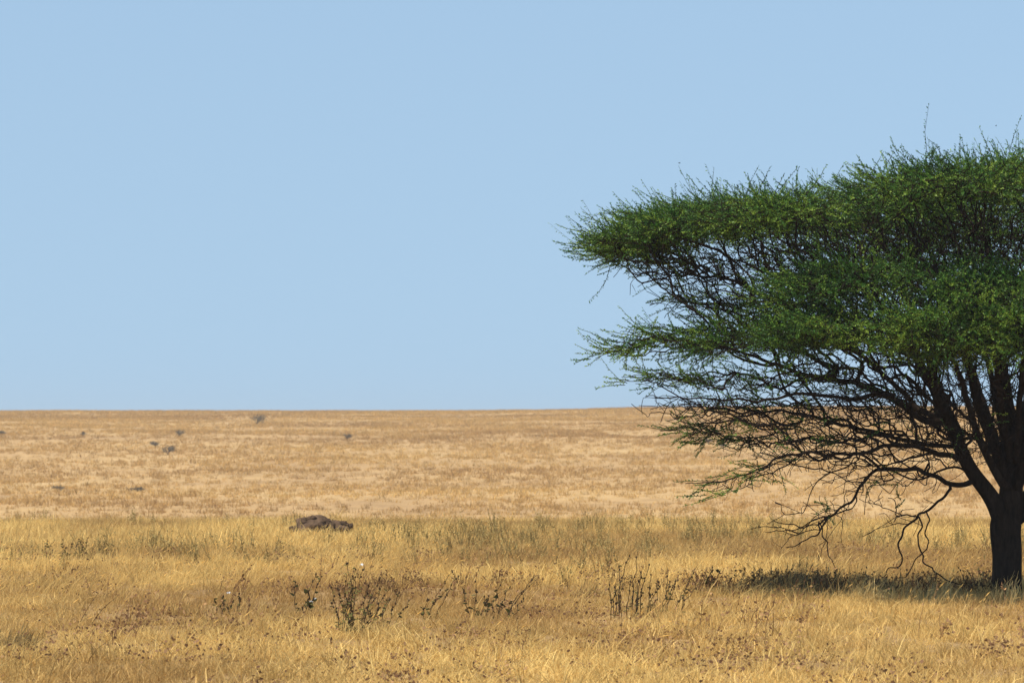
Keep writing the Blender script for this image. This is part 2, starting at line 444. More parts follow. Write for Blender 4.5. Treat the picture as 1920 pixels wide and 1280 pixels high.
# pads: regions that twigs reach for; leaf = share of twigs that carry leaves
TARG = []; TLEAF = []; TPAD = []; TTOP = []; TCEN = []; TTON = []
PADS = []
def pad(name, prof, y0, ry, thick, ncl, per, leaf, drop=0.35, cl=(.36, .36, .10), taper=True, mirror=False, top=0.0):
    prof = np.array(prof, float)
    x0, x1 = prof[0, 0], prof[-1, 0]
    pid = len(PADS); PADS.append(name)
    xc = (x0 + x1) / 2; hx = (x1 - x0) / 2
    px = rng.uniform(x0, x1, ncl)
    w = np.sqrt(np.clip(1 - ((px - xc) / hx) ** 2, 0.03, 1))
    v = rng.uniform(-1, 1, ncl)
    dy = v * ry * w
    pyt = np.interp(px, prof[:, 0], prof[:, 1])
    zt = EYE + (HOR - pyt) / FPX * (TD + y0) - TZ - drop * v ** 2 * (0.5 + 0.5 * w)
    th = thick * ((0.22 + 0.78 * w ** 2) if taper else 1.0)
    dep = rng.random(ncl) ** 1.25
    z = zt - th * dep
    x = (px - 960) / FPX * (TD + y0) - TX
    C = np.stack([x, y0 + dy, z], -1)
    n = ncl * per
    c = np.repeat(C, per, 0) + np.clip(rng.normal(size=(n, 3)), -1.9, 1.9) * np.array(cl)
    zt2 = np.repeat(zt, per); dd = np.repeat(dep, per)
    over = c[:, 2] > zt2
    c[over, 2] = zt2[over] - rng.random(over.sum()) * 0.12
    if mirror:
        c[:, 0] = 2 * (MIR - 1888) / FPX * TD - c[:, 0]
    TARG.append(c); TLEAF.append(rng.random(n) < leaf); TPAD.append(np.full(n, pid)); TTOP.append(np.clip(1 - dd * 1.3, 0, 1))
    TCEN.append(np.repeat(C, per, 0) * np.array([-1 if mirror else 1, 1, 1])); TTON.append(np.repeat(rng.normal(0, .13, ncl), per))

topL = [(1165, 474), (1195, 446), (1230, 424), (1270, 410), (1310, 402), (1360, 394), (1420, 388), (1500, 390), (1580, 376), (1640, 362), (1700, 340), (1760, 340), (1830, 330), (1900, 316)]
topR = [(1980, 312), (2060, 318), (2160, 330), (2260, 350), (2380, 370), (2480, 382), (2560, 405), (2620, 450), (2650, 470)]
pad('top', topL + topR, 0.2, 3.4, 0.46, 360, 17, 0.90, drop=0.05, cl=(.27, .34, .045))
pad('tip_top', [(1128, 456), (1170, 446), (1240, 446)], -0.4, .5, 0.12, 12, 9, 0.8, drop=.05, cl=(.14, .25, .03))
pad('roof_under', [(1480, 450), (1700, 420), (1900, 400), (2100, 410), (2350, 440)], 1.4, 1.8, 0.7, 150, 9, 0.22, drop=.1, cl=(.36, .4, .12), taper=False)
pad('mid', [(1480, 550), (1520, 524), (1570, 506), (1650, 488), (1740, 490), (1800, 514), (1870, 524), (1950, 504), (2060, 550)], -2.2, 1.1, 0.34, 56, 18, 0.92, drop=.22, cl=(.27, .3, .045))
pad('front', [(1490, 618), (1540, 596), (1600, 572), (1700, 584), (1800, 618), (1860, 646)], -2.8, 0.8, 0.34, 46, 18, 0.90, drop=.22, cl=(.27, .3, .045))
pad('front_right', [(1820, 606), (1870, 576), (1920, 566), (2000, 576), (2150, 636)], -2.8, 0.9, 0.60, 50, 18, 0.90, drop=.22, cl=(.28, .3, .05))
pad('left_wing', [(1290, 608), (1350, 608), (1420, 598), (1540, 584)], -0.9, 1.0, 0.24, 44, 10, 0.32, drop=.1, cl=(.28, .3, .06))
pad('spear', [(1150, 648), (1210, 634), (1290, 630), (1400, 630), (1530, 634)], -1.2, 0.5, 0.20, 46, 10, 0.40, drop=.05, cl=(.22, .2, .045))
pad('low_spear', [(1215, 704), (1280, 698), (1400, 698), (1560, 692)], -1.3, 0.8, 0.20, 46, 10, 0.20, drop=.05, cl=(.22, .3, .045))
pad('web_low', [(1265, 745), (1350, 748), (1500, 745), (1760, 720)], -1.0, 1.4, 0.62, 150, 9, 0.03, drop=.05, cl=(.34, .36, .13))
pad('tip_low', [(1255, 795), (1320, 804), (1430, 810)], 0.1, .3, 0.12, 12, 8, 0.30, drop=.05, cl=(.2, .2, .05))
pad('tip_bottom', [(1330, 908), (1380, 892), (1470, 858)], -1.7, .3, 0.14, 10, 8, 0.16, drop=.0, cl=(.16, .2, .04))
pad('web_bottom', [(1460, 825), (1600, 810), (1830, 800)], -1.0, 1.3, 0.66, 100, 9, 0.01, drop=.05, cl=(.32, .36, .15))
pad('droop', [(1465, 985), (1540, 930), (1640, 905), (1760, 905)], -1.3, .6, 0.45, 16, 7, 0.02, drop=.0, cl=(.25, .25, .15), taper=False)
pad('web_top', [(1215, 482), (1320, 470), (1440, 455), (1600, 455)], 0.4, 2.0, 0.62, 190, 9, 0.03, drop=.1, cl=(.32, .4, .12))
pad('web_wing', [(1290, 550), (1400, 555), (1600, 560)], 0.2, 1.6, 0.35, 100, 9, 0.08, drop=.1, cl=(.32, .4, .12))
pad('web_inner', [(1480, 600), (1600, 600), (1750, 610), (1890, 650)], -0.6, 1.8, 1.25, 175, 9, 0.01, drop=.1, cl=(.36, .4, .16), taper=False)
pad('web_trunk', [(1730, 670), (1820, 650), (1920, 650), (2020, 670)], 0.0, 1.2, 1.5, 220, 9, 0.01, drop=.0, cl=(.3, .36, .18), taper=False)
pad('roof_dark', [(1620, 420), (1750, 395), (1950, 380), (2150, 400)], 2.2, 1.2, 0.85, 220, 9, 0.45, drop=.0, cl=(.36, .4, .14), taper=False)
pad('web_mid', [(1500, 520), (1650, 500), (1850, 510), (2000, 520)], -0.6, 1.3, 0.75, 190, 9, 0.10, drop=.0, cl=(.34, .4, .15), taper=False)
pad('web_roof', [(1460, 430), (1700, 410), (2000, 400), (2300, 430)], 0.3, 2.6, 0.9, 300, 9, 0.08, drop=.1, cl=(.36, .4, .14), taper=False)
pad('shade_mid', [(1600, 570), (1800, 570), (2000, 570), (2200, 570)], 0.6, 2.2, 0.7, 80, 9, 0.25, drop=.1, cl=(.36, .4, .14), taper=False)
# right-hand half, outside the frame
pad('right_mid', [(1190, 600), (1400, 570), (1750, 540)], 0.3, 2.2, 0.4, 80, 9, 0.9, mirror=True)
pad('right_low', [(1120, 690), (1400, 680), (1700, 680)], 0.3, 1.6, 0.6, 70, 9, 0.3, mirror=True)
pad('right_web', [(1400, 600), (1700, 600), (1860, 640)], 0.4, 1.8, 1.3, 70, 8, 0.02, mirror=True, taper=False)

T = np.concatenate(TARG); TL = np.concatenate(TLEAF); TP = np.concatenate(TPAD); TT = np.concatenate(TTOP); TC = np.concatenate(TCEN); TN = np.concatenate(TTON)
def connect(T, bf=0.42):
    n = len(T)
    best = np.full(n, 1e9); bp = np.full(n, -1)
    L = np.array(NP); LP = np.array(NPATH)
    for i in range(len(L)):
        c = np.sqrt(((T - L[i]) ** 2).sum(1)) + bf * LP[i]
        if NRAD[i] > 0.09: c = c + 0.8
        u = c < best; best[u] = c[u]; bp[u] = i
    done = np.zeros(n, bool); nid = np.full(n, -1)
    Tx, Ty, Tz = T[:, 0].copy(), T[:, 1].copy(), T[:, 2].copy()
    for _ in range(n):
        i = int(np.argmin(best))
        p = int(bp[i]); q = T[i]
        ln = math.dist(q, NP[p])
        NP.append(q); NPAR.append(p); NRAD.append(0.0); NPATH.append(NPATH[p] + ln); NLIMB.append(None)
        k = len(NP) - 1; nid[i] = k
        done[i] = True; best[i] = 1e18
        c = np.sqrt((Tx - q[0]) ** 2 + (Ty - q[1]) ** 2 + (Tz - q[2]) ** 2) + bf * NPATH[k]
        u = (c < best) & ~done
        best[u] = c[u]; bp[u] = k
    return nid
NID = connect(T)
NP = np.array(NP); NPAR = np.array(NPAR); NN = len(NP)
# pipe-model radii
rad = np.array(NRAD, float)
EXPO = 3.1; acc = np.zeros(NN); RT = 0.0047
kids = [[] for _ in range(NN)]
for i in range(NN):
    if NPAR[i] >= 0: kids[NPAR[i]].append(i)
order = np.argsort(-np.array(NPATH))
for i in order:
    own = acc[i] ** (1 / EXPO) if acc[i] > 0 else RT
    if i >= NLIMBN: rad[i] = min(max(own, RT), 0.020)
    else: rad[i] = rad[i]
    if NPAR[i] >= 0: acc[NPAR[i]] += rad[i] ** EXPO
# wander of the thin wood
amp = np.where(np.arange(NN) >= NLIMBN, 1.0, 0.0)[:, None]
NPd = NP + amp * (sinoise(NP, 0.8, 21) * 0.06 + sinoise(NP, 2.4, 22) * 0.028)

tree = empty('acacia_tree', (TX, TD, TZ))
tag(tree, 'flat-topped green acacia with dark trunk and tangled branches at right edge', 'tree')
# chains
chains = []
stack = [(0, None)]
main_of = {}
while stack:
    s, par = stack.pop()
    ch = [] if par is None else [par]
    i = s
    while True:
        ch.append(i)
        ks = kids[i]
        if not ks: break
        same = [k for k in ks if NLIMB[k] is not None and NLIMB[k] == NLIMB[i]]
        nxt = same[0] if same else max(ks, key=lambda k: rad[k])
        if NLIMB[i] is not None and not same and NLIMB[nxt] is not None:   # limb ended: let other limbs start their own chain
            cand = [k for k in ks if NLIMB[k] is None]
            if not cand:
                for k in ks: stack.append((k, i))
                break
            nxt = max(cand, key=lambda k: rad[k])
        for k in ks:
            if k != nxt: stack.append((k, i))
        i = nxt
    chains.append((ch, par is not None))
twigs = Geo()
nbranch = 0
tip_dirs = {}
for ch, joined in chains:
    P = NPd[ch].copy(); R = rad[ch].copy()
    if joined: R[0] = R[1] * 1.05
    r0 = R[1] if len(R) > 1 else R[0]
    if len(P) < 2: continue
    for a in range(1, len(ch)):
        d = P[a] - P[a - 1]; tip_dirs[ch[a]] = d / max(np.linalg.norm(d), 1e-6)
    P, R = catmull(P, R, 3 if r0 < 0.03 else 2)
    thin = np.clip((0.03 - R) / 0.02, 0, 1)[:, None]
    lead = np.clip(np.arange(len(P)) / 3.0, 0, 1)[:, None]
    P = P + thin * lead * (sinoise(P, 4.5, 31) * 0.012)
    is_limb = NLIMB[ch[-1 if not joined else 1]] is not None
    big = is_limb or (r0 > 0.0135 and len(ch) > 4)
    c = rng.uniform(0.1, 0.6)
    if big:
        g = Geo()
        sides = 16 if r0 > 0.12 else 10 if r0 > 0.05 else 7
        tube(g, P, R, sides, c, flute=0.07 if r0 > .12 else 0.04)
        nm = 'trunk' if not joined else ('limb' if r0 > 0.04 else 'branch')
        obj(nm, g.mesh(nm, M_BARK, True), tree); nbranch += 1
    else:
        tube(twigs, P, R, 4 if r0 > 0.009 else 3, c)
# thorny spurs on the twigs
sel = rng.choice(np.arange(NLIMBN, NN), 9000)
par = NPAR[sel]
t = rng.random(len(sel))[:, None]
P0 = NPd[sel] * t + NPd[par] * (1 - t)
D = rng.normal(size=(len(sel), 3)); D /= np.linalg.norm(D, axis=1, keepdims=True)
ax = NPd[sel] - NPd[par]; ax /= np.maximum(np.linalg.norm(ax, axis=1, keepdims=True), 1e-6)
D = D * 0.9 + ax * 0.7 + np.array([0, 0, 0.15]); D /= np.linalg.norm(D, axis=1, keepdims=True)
ln = rng.uniform(0.05, 0.22, len(sel))[:, None]
S1 = np.cross(D, np.array([0.3, 0.5, 0.8])); S1 /= np.linalg.norm(S1, axis=1, keepdims=True); S2 = np.cross(D, S1)
mid = P0 + D * ln * 0.5 + S1 * ln * 0.12; end = P0 + D * ln
w = 0.0042
V = np.stack([P0 + S1 * w, P0 - S1 * w * .5 + S2 * w * .87, P0 - S1 * w * .5 - S2 * w * .87,
              mid + S1 * w * .8, mid - S1 * w * .4 + S2 * w * .7, mid - S1 * w * .4 - S2 * w * .7, end], 1)
k = np.arange(len(sel))[:, None] * 7
Q = np.concatenate([k + np.array([a, b, b + 3, a + 3]) for a, b in ((0, 1), (1, 2), (2, 0))])
Tt = np.concatenate([k + np.array(a) for a in ((3, 4, 6), (4, 5, 6), (5, 3, 6))])
twigs.add(V.reshape(-1, 3), Tt, Q, np.repeat(rng.uniform(0, 0.7, len(sel)), 7))
tag(obj('twigs', twigs.mesh('twigs', M_TWIG), tree), kind='stuff')

# leafy shoots
def shoots(base, dirs, length, nleaf, lsize, cbase):
    """curved shoots set with small leaf bunches; returns leaf and stem geometry"""
    n = len(base)
    side = np.cross(dirs, rng.normal(size=(n, 3))); side /= np.maximum(np.linalg.norm(side, axis=1, keepdims=True), 1e-6)
    bend = rng.normal(0, .32, n)[:, None]
    up = np.array([0, 0, 1.0]) * rng.uniform(-.05, .28, n)[:, None]
    def at(s):
        return base + dirs * length[:, None] * s + (side * bend + up) * length[:, None] * s * s
    # stems: 3-sided, 3 segments
    g_s = Geo()
    K = 4
    P = np.stack([at(s) for s in np.linspace(0, 1, K)], 1)
    A = np.cross(dirs, np.array([.2, .9, .4])); A /= np.maximum(np.linalg.norm(A, axis=1, keepdims=True), 1e-6); B = np.cross(A, dirs)
    rr = np.array([.0055, .0045, .0036, .002])
    V = np.stack([P + rr[None, :, None] * (cos(a) * A + sin(a) * B)[:, None, :] for a in (0, 2.094, 4.189)], 2).reshape(-1, 3)
    k = np.arange(n)[:, None] * (K * 3)
    Q = np.concatenate([k + np.array([s * 3 + a, s * 3 + (a + 1) % 3, s * 3 + 3 + (a + 1) % 3, s * 3 + 3 + a]) for s in range(K - 1) for a in range(3)])
    g_s.add(V, None, Q, 0.5)
    # leaves: narrow lozenges standing off the shoot
    LV = []; LC = []
    for j in range(nleaf):
        s = (j + rng.random(n)) / nleaf * 0.97 + 0.03
        p = at(s[:, None])
        th = rng.uniform(0, 6.28, n)[:, None]
        out = np.cos(th) * A + np.sin(th) * B
        d = out * 0.62 + dirs * 0.75 + rng.normal(0, .18, (n, 3)); d[:, 2] += 0.12
        d /= np.linalg.norm(d, axis=1, keepdims=True)
        sd = np.cross(d, rng.normal(size=(n, 3))); sd /= np.maximum(np.linalg.norm(sd, axis=1, keepdims=True), 1e-6)
        L = (lsize * rng.uniform(.65, 1.35, n))[:, None]; wd = L * rng.uniform(.30, .46, n)[:, None]
        LV.append(np.stack([p, p + d * L * .5 + sd * wd * .5, p + d * L, p + d * L * .5 - sd * wd * .5], 1))
        LC.append(np.repeat(np.clip(cbase + rng.normal(0, .12, n), 0, 1), 4))
    V = np.concatenate(LV).reshape(-1, 3)
    Q = np.arange(len(V)).reshape(-1, 4)
    return V, Q, np.concatenate(LC), g_s
axis = np.array([0.0, 0.0])
for pid, pname in enumerate(PADS):
    ids = np.where((TP == pid) & TL)[0]
    if len(ids) == 0: continue
    nd = NID[ids]
    pos = NPd[nd]
    right = pname.startswith('right')
    rep = 2 if right or pname.startswith('tip') or pname.startswith('web') else 2
    cen = np.repeat(pos - TC[ids], rep, 0); ton = np.repeat(TN[ids], rep)
    pos = np.repeat(pos, rep, 0); topn = np.repeat(TT[ids], rep)
    if pname == 'top':                 # outside the frame fewer shoots
        keep = (pos[:, 0] < 1.6) | (rng.random(len(pos)) < 0.55)
        keep &= (pos[:, 1] < 1.6) | (rng.random(len(pos)) < 0.6)
        pos = pos[keep]; topn = topn[keep]; cen = cen[keep]; ton = ton[keep]; nd2 = np.repeat(nd, rep)[keep]
    else: nd2 = np.repeat(nd, rep)
    n = len(pos)
    td = np.array([tip_dirs.get(i, np.array([0, 0, 1.0])) for i in nd2])
    rad_dir = np.stack([pos[:, 0], pos[:, 1], np.zeros(n)], 1); rad_dir /= np.maximum(np.linalg.norm(rad_dir, axis=1, keepdims=True), .3)
    cen[:, 2] *= 0.5; cen /= np.maximum(np.linalg.norm(cen, axis=1, keepdims=True), .25)
    d = td * 0.35 + rad_dir * 0.50 + cen * 0.75 + rng.normal(0, .38, (n, 3)) * np.array([1, 1, .45])
    d[:, 2] -= 0.10 * rng.random(n)
    d[:, 2] += -0.02 + 0.60 * topn * rng.random(n) ** 2.5
    d /= np.linalg.norm(d, axis=1, keepdims=True)
    base = pos + rng.normal(0, .05, (n, 3)) - d * 0.05
    length = rng.uniform(.24, .50, n) * (1 + 0.4 * (rng.random(n) < .12))
    cb = np.clip(0.53 + 0.38 * (fbm(pos[:, 0] * 1.1, pos[:, 2] * 2.0 + pos[:, 1], 77, 2) - 0.5) * 2 + ton + rng.normal(0, .24, n), 0, 1)
    V, Q, C, gs = shoots(base, d, length, 40 if not right else 14, 0.034 if not right else .05, cb)
    me = mesh_np('leaf_pad', V, None, Q, M_LEAF, False, C)
    p = tag(obj('leaf_pad', me, tree), kind='stuff')
    tag(obj('shoots', gs.mesh('shoots', M_TWIG), p), kind='stuff')
print('TREE nodes', NN, 'limbs+branches', nbranch)

# ------------------------------------------------------------------ scatter (geometry nodes)
def blades(n, hmin, hmax, width, spread, lean, tilt, curl, heads=0.0, segs=3, rnd=None):
    """one tuft of grass blades, leaning to +x"""
    r = rnd or rng
    g = Geo()
    h = r.uniform(hmin, hmax, n)
    a = r.uniform(0, 2 * pi, n)
    base = np.stack([r.normal(0, spread, n), r.normal(0, spread, n), np.full(n, -0.02)], 1)
    tl = np.abs(r.normal(0, tilt, n))
    d = np.stack([np.cos(a) * np.sin(tl) + lean * r.uniform(.3, 1.4, n), np.sin(a) * np.sin(tl), np.cos(tl)], 1)
    d /= np.linalg.norm(d, axis=1, keepdims=True)
    ba = r.uniform(0, 2 * pi, n)
    bend = np.stack([np.cos(ba) + lean * 2, np.sin(ba), -0.5 * np.ones(n)], 1) * (curl * r.uniform(.2, 1.3, n))[:, None]
    fa = r.uniform(0, pi, n)
    side = np.stack([np.cos(fa), np.sin(fa), np.zeros(n)], 1)
    W_ = width * r.uniform(.6, 1.3, n)
    rows = []
    for s in range(segs + 1):
        t = s / segs
        p = base + d * (h * t)[:, None] + bend * (h * t * t)[:, None]
        w = W_ * (1 - 0.75 * t)
        rows.append(np.stack([p - side * w[:, None] / 2, p + side * w[:, None] / 2], 1))
    V = np.stack(rows, 1).reshape(-1, 3)
    k = np.arange(n)[:, None] * (segs + 1) * 2
    Q = np.concatenate([k + np.array([2 * s, 2 * s + 1, 2 * s + 3, 2 * s + 2]) for s in range(segs)])
    c = np.repeat(np.clip(r.normal(.5, .25, n), 0, 1), (segs + 1) * 2)
    g.add(V, None, Q, c)
    m = r.random(n) < heads
    if m.any():                                      # slim seed heads at the tips
        tip = base + d * h[:, None] + bend * h[:, None]
        dr = d + 2 * bend; dr /= np.linalg.norm(dr, axis=1, keepdims=True)
        tip = tip[m]; dr = dr[m]; sd = side[m]; nn = len(tip)
        L = r.uniform(.06, .13, nn)[:, None]; wv = 0.008
        up = np.cross(dr, sd)
        for ax in (sd, up):
            VV = np.stack([tip - dr * L * .2, tip + dr * L * .3 + ax * wv, tip + dr * L, tip + dr * L * .3 - ax * wv], 1).reshape(-1, 3)
            g.add(VV, None, np.arange(len(VV)).reshape(-1, 4), np.repeat(r.uniform(.5, 1, nn), 4))
    return g

def weed_mesh(r, h, nst):
    g = Geo()
    for s in range(nst):
        b = np.array([r.normal(0, .10), r.normal(0, .10), 0]); d = np.array([r.normal(.08, .18), r.normal(0, .18), 1.0])
        hh = h * r.uniform(.55, 1.1)
        tt = np.linspace(0, 1, 4)[:, None]
        P = b + d * hh * tt + np.array([.06, 0, 0]) * tt ** 2
        tube(g, P, np.array([.006, .005, .004, .002]), 3, .25, cap=False)
        nl = 9
        for j in range(nl):
            t = r.uniform(.2, 1.0); p = b + d * hh * t
            a = r.uniform(0, 6.28); L = r.uniform(.05, .11) * (1.2 - .5 * t)
            o = np.array([cos(a) * .8, sin(a) * .8, r.uniform(.1, .8)]); sd = np.array([-sin(a), cos(a), 0]) * L * .22
            g.add(np.array([p, p + o * L * .5 + sd, p + o * L, p + o * L * .5 - sd]), None, np.array([[0, 1, 2, 3]]), r.uniform(.2, 1))
    return g

def litter_mesh(r):
    g = Geo()
    for j in range(26):
        p = np.array([r.normal(0, .10), r.normal(0, .10), abs(r.normal(.05, .06))])
        d = r.normal(size=3); d /= np.linalg.norm(d); s = np.cross(d, r.normal(size=3)); s /= np.linalg.norm(s)
        L = r.uniform(.02, .05)
        g.add(np.array([p, p + d * L * .5 + s * L * .35, p + d * L, p + d * L * .5 - s * L * .3]), None, np.array([[0, 1, 2, 3]]), r.random())
    return g

def tree_group(variants):
    c = bpy.data.collections.new('blade_sources')
    for k, me in enumerate(variants):
        o = bpy.data.objects.new('source_%02d' % k, me); c.objects.link(o)
    return c

def scatter(name, label, cat, pts, yaw, tiltx, tilty, scl, tint, vid, variants):
    me = bpy.data.meshes.new(name)
    n = len(pts)
    me.vertices.add(n); me.vertices.foreach_set('co', np.asarray(pts, np.float32).ravel())
    a = me.attributes.new('rot', 'FLOAT_VECTOR', 'POINT'); a.data.foreach_set('vector', np.stack([tiltx, tilty, yaw], 1).astype(np.float32).ravel())
    s = np.asarray(scl, np.float32); s = np.repeat(s[:, None], 3, 1) if s.ndim == 1 else s
    a = me.attributes.new('scl', 'FLOAT_VECTOR', 'POINT'); a.data.foreach_set('vector', s.ravel())
    a = me.attributes.new('tint', 'FLOAT_COLOR', 'POINT')
    a.data.foreach_set('color', np.concatenate([tint, np.ones((n, 1))], 1).astype(np.float32).ravel())
    a = me.attributes.new('vid', 'INT', 'POINT'); a.data.foreach_set('value', np.asarray(vid, np.int32))
    me.update()
    o = obj(name, me)
    col = tree_group(variants)
    ng = bpy.data.node_groups.new(name, 'GeometryNodeTree')
    ng.interface.new_socket('Geometry', in_out='INPUT', socket_type='NodeSocketGeometry')
    ng.interface.new_socket('Geometry', in_out='OUTPUT', socket_type='NodeSocketGeometry')
    N = ng.nodes; L = ng.links
    gi = N.new('NodeGroupInput'); go = N.new('NodeGroupOutput')
    ci = N.new('GeometryNodeCollectionInfo'); ci.inputs['Collection'].default_value = col
    ci.inputs['Separate Children'].default_value = True; ci.inputs['Reset Children'].default_value = True
    iop = N.new('GeometryNodeInstanceOnPoints'); iop.inputs['Pick Instance'].default_value = True
    def att(nm, ty):
        x = N.new('GeometryNodeInputNamedAttribute'); x.data_type = ty; x.inputs['Name'].default_value = nm; return x.outputs['Attribute']
    L.new(gi.outputs[0], iop.inputs['Points']); L.new(ci.outputs[0], iop.inputs['Instance'])
    L.new(att('vid', 'INT'), iop.inputs['Instance Index'])
    e2r = N.new('FunctionNodeEulerToRotation'); L.new(att('rot', 'FLOAT_VECTOR'), e2r.inputs[0])
    L.new(e2r.outputs[0], iop.inputs['Rotation'])
    L.new(att('scl', 'FLOAT_VECTOR'), iop.inputs['Scale'])
    L.new(iop.outputs[0], go.inputs[0])
    md = o.modifiers.new('scatter', 'NODES'); md.node_group = ng
    return tag(o, label, cat, kind='stuff')

def wedge(n, y0, y1, half=0.17, margin=3.0, power=1.0):
    """random points over the ground the camera looks across, a little beyond the frame"""
    y = y0 + (y1 - y0) * rng.random(n * 2) ** power
    wmax = half * y1 + margin
    x = rng.uniform(-1, 1, n * 2) * wmax
    k = np.abs(x) < half * y + margin
    return x[k][:n], y[k][:n]

NT = lambda a: np.asarray(a)
# short matted meadow grass
mats_v = [blades(60, .05, .20, .0080, .075, .12, .85, .60).mesh('tuft', M_GRASS) for _ in range(10)]
x, y = wedge(58000, 24, 100, half=.225, margin=3.5, power=1.2)
p = fbm(x / 3.2, y / 5.0, 41, 3)
p2 = fbm(x / 0.55, y / 0.9, 43, 2)
keep = rng.random(len(x)) < np.clip(0.55 + 1.8 * (p2 - 0.38), 0.40, 1)
x, y, p, p2 = x[keep], y[keep], p[keep], p2[keep]
n = len(x)
t = np.clip((p - .3) / .4, 0, 1)[:, None]
tint = (1 - t) * np.array([.64, .55, .50]) + t * np.array([1.12, 1.08, .97])
tint = tint * rng.normal(1, .13, n)[:, None]
s = rng.lognormal(0, .28, n) * (0.74 + 0.5 * p) * (1 + np.clip((y - 45) / 120, 0, .25))
scatter('meadow_grass', 'short matted straw-yellow grass covering the near meadow', 'grass', np.stack([x, y, height(x, y)], 1),
        rng.uniform(0, 6.28, n), rng.normal(0, .1, n), rng.normal(0, .1, n), s, tint, rng.integers(0, 10, n), mats_v)

# taller straw leaning with the wind
tall_v = [blades(14, .20, .52, .0050, .09, .36, .36, .32, heads=.14, segs=4).mesh('tall_tuft', M_GRASS) for _ in range(10)]
x, y = wedge(11500, 27, 92, half=.22, power=1.0)
p = fbm(x / 2.2, y / 4.0, 51, 3)
band = np.exp(-((y - 47) / 6.0) ** 2) * (0.35 + 0.65 * (x > 2.0)) + 0.75 * np.exp(-((y - 55) / 10) ** 2) * (x < -1)
pr = np.clip(0.04 + 0.5 * np.clip(p - .48, 0, 1) * 2 + band * np.clip(p * 2.2 - .55, 0, 1) * .8, 0, 1)
k = rng.random(len(x)) < pr * np.where(y < 40, .45, np.where(y > 72, .35, 1))
x, y, p = x[k], y[k], p[k]; n = len(x)
tint = np.array([1.08, 1.02, .90]) * rng.normal(1, .10, n)[:, None]
scatter('tall_straw', 'taller pale straw stalks leaning right among the short grass', 'grass', np.stack([x, y, height(x, y)], 1),
        rng.normal(0, .35, n), rng.normal(0, .06, n), rng.normal(0, .06, n), rng.uniform(.6, 1.1, n) * np.clip(1.25 - y / 180, .75, 1.1), tint, rng.integers(0, 10, n), tall_v)

# grey-green weeds through the middle of the meadow
rw = np.random.default_rng(5)
weed_v = [weed_mesh(rw, .62, 7).mesh('weed', M_WEED) for _ in range(6)]
x, y = wedge(9000, 47, 88)
p = fbm(x / 5.0, y / 7.0, 61, 3)
k = rng.random(len(x)) < np.clip((p - .49) * 0.85, 0, .19) * np.exp(-((y - 66) / 13) ** 2)
x, y = x[k], y[k]; n = len(x)
tint = np.array([1., 1., .95]) * rng.normal(1, .15, n)[:, None]
scatter('meadow_weeds', 'grey-green leafy weeds mixed through the middle meadow grass', 'weeds', np.stack([x, y, height(x, y)], 1),
        rng.uniform(0, 6.28, n), np.zeros(n), rng.normal(.05, .05, n), rng.uniform(.45, .95, n), tint, rng.integers(0, 6, n), weed_v)

# thin brown stalks standing here and there in the nearer grass
def stalk_mesh(r):
    g = Geo()
    for s in range(int(r.integers(2, 5))):
        b = np.array([r.normal(0, .09), r.normal(0, .09), -.02]); h = r.uniform(.18, .48)
        tt = np.linspace(0, 1, 6)[:, None]; a = r.uniform(-.1, .55)
        P = b + np.array([a * h, r.normal(0, .1) * h, h]) * tt + np.array([r.normal(.03, .05), 0, 0]) * tt ** 2 + r.normal(0, .008, (6, 3)) * np.sin(tt * pi)
        tube(g, P, np.linspace(.0048, .002, 6), 3, r.uniform(0, .5))
        for j in range(int(r.integers(2, 9))):
            t = r.uniform(.25, 1); i = min(int(t * 5), 4); p = P[i] + (P[i + 1] - P[i]) * (t * 5 - i)
            d = r.normal(size=3); d[2] = abs(d[2]); d /= np.linalg.norm(d); sd = np.cross(d, r.normal(size=3)); sd /= np.linalg.norm(sd)
            L = r.uniform(.02, .055)
            g.add(np.array([p, p + d * L * .5 + sd * L * .3, p + d * L, p + d * L * .5 - sd * L * .3]), None, np.array([[0, 1, 2, 3]]), r.uniform(0, .8))
    return g
stalk_v = [stalk_mesh(rw).mesh('stalk', M_LITTER) for _ in range(12)]
x, y = wedge(6000, 30, 70)
p = fbm(x / 2.0, y / 3.0, 65, 3)
k = rng.random(len(x)) < np.clip((p - .47) * 0.9, .01, .25) * np.exp(-((y - 43) / 12) ** 2)
x, y = x[k], y[k]; n = len(x)
scatter('thin_stalks', 'thin brown weed stalks standing here and there in the nearer grass', 'weeds', np.stack([x, y, height(x, y)], 1),
        rng.normal(0, .5, n), rng.normal(0, .06, n), rng.normal(0, .06, n), rng.uniform(.6, 1.25, n), np.array([1.15, 1.15, 1.05]) * rng.normal(1, .25, n)[:, None], rng.integers(0, 12, n), stalk_v)

# brown dead leaves lying in the grass
lit_v = [litter_mesh(rw).mesh('litter', M_LITTER) for _ in range(6)]
x, y = wedge(5000, 26, 62)
p = fbm(x / 1.6, y / 2.6, 71, 3)
k = rng.random(len(x)) < np.clip((p - .50) * 2.6, .06, .7) * np.where(y < 40, 1, .6)
x, y = x[k], y[k]; n = len(x)
scatter('dead_leaves', 'brown dead leaves and husks lying in the short grass', 'litter', np.stack([x, y, height(x, y) + .03], 1),
        rng.uniform(0, 6.28, n), np.zeros(n), np.zeros(n), rng.uniform(.6, 1.3, n), np.ones((n, 3)) * rng.normal(1, .15, n)[:, None], rng.integers(0, 6, n), lit_v)

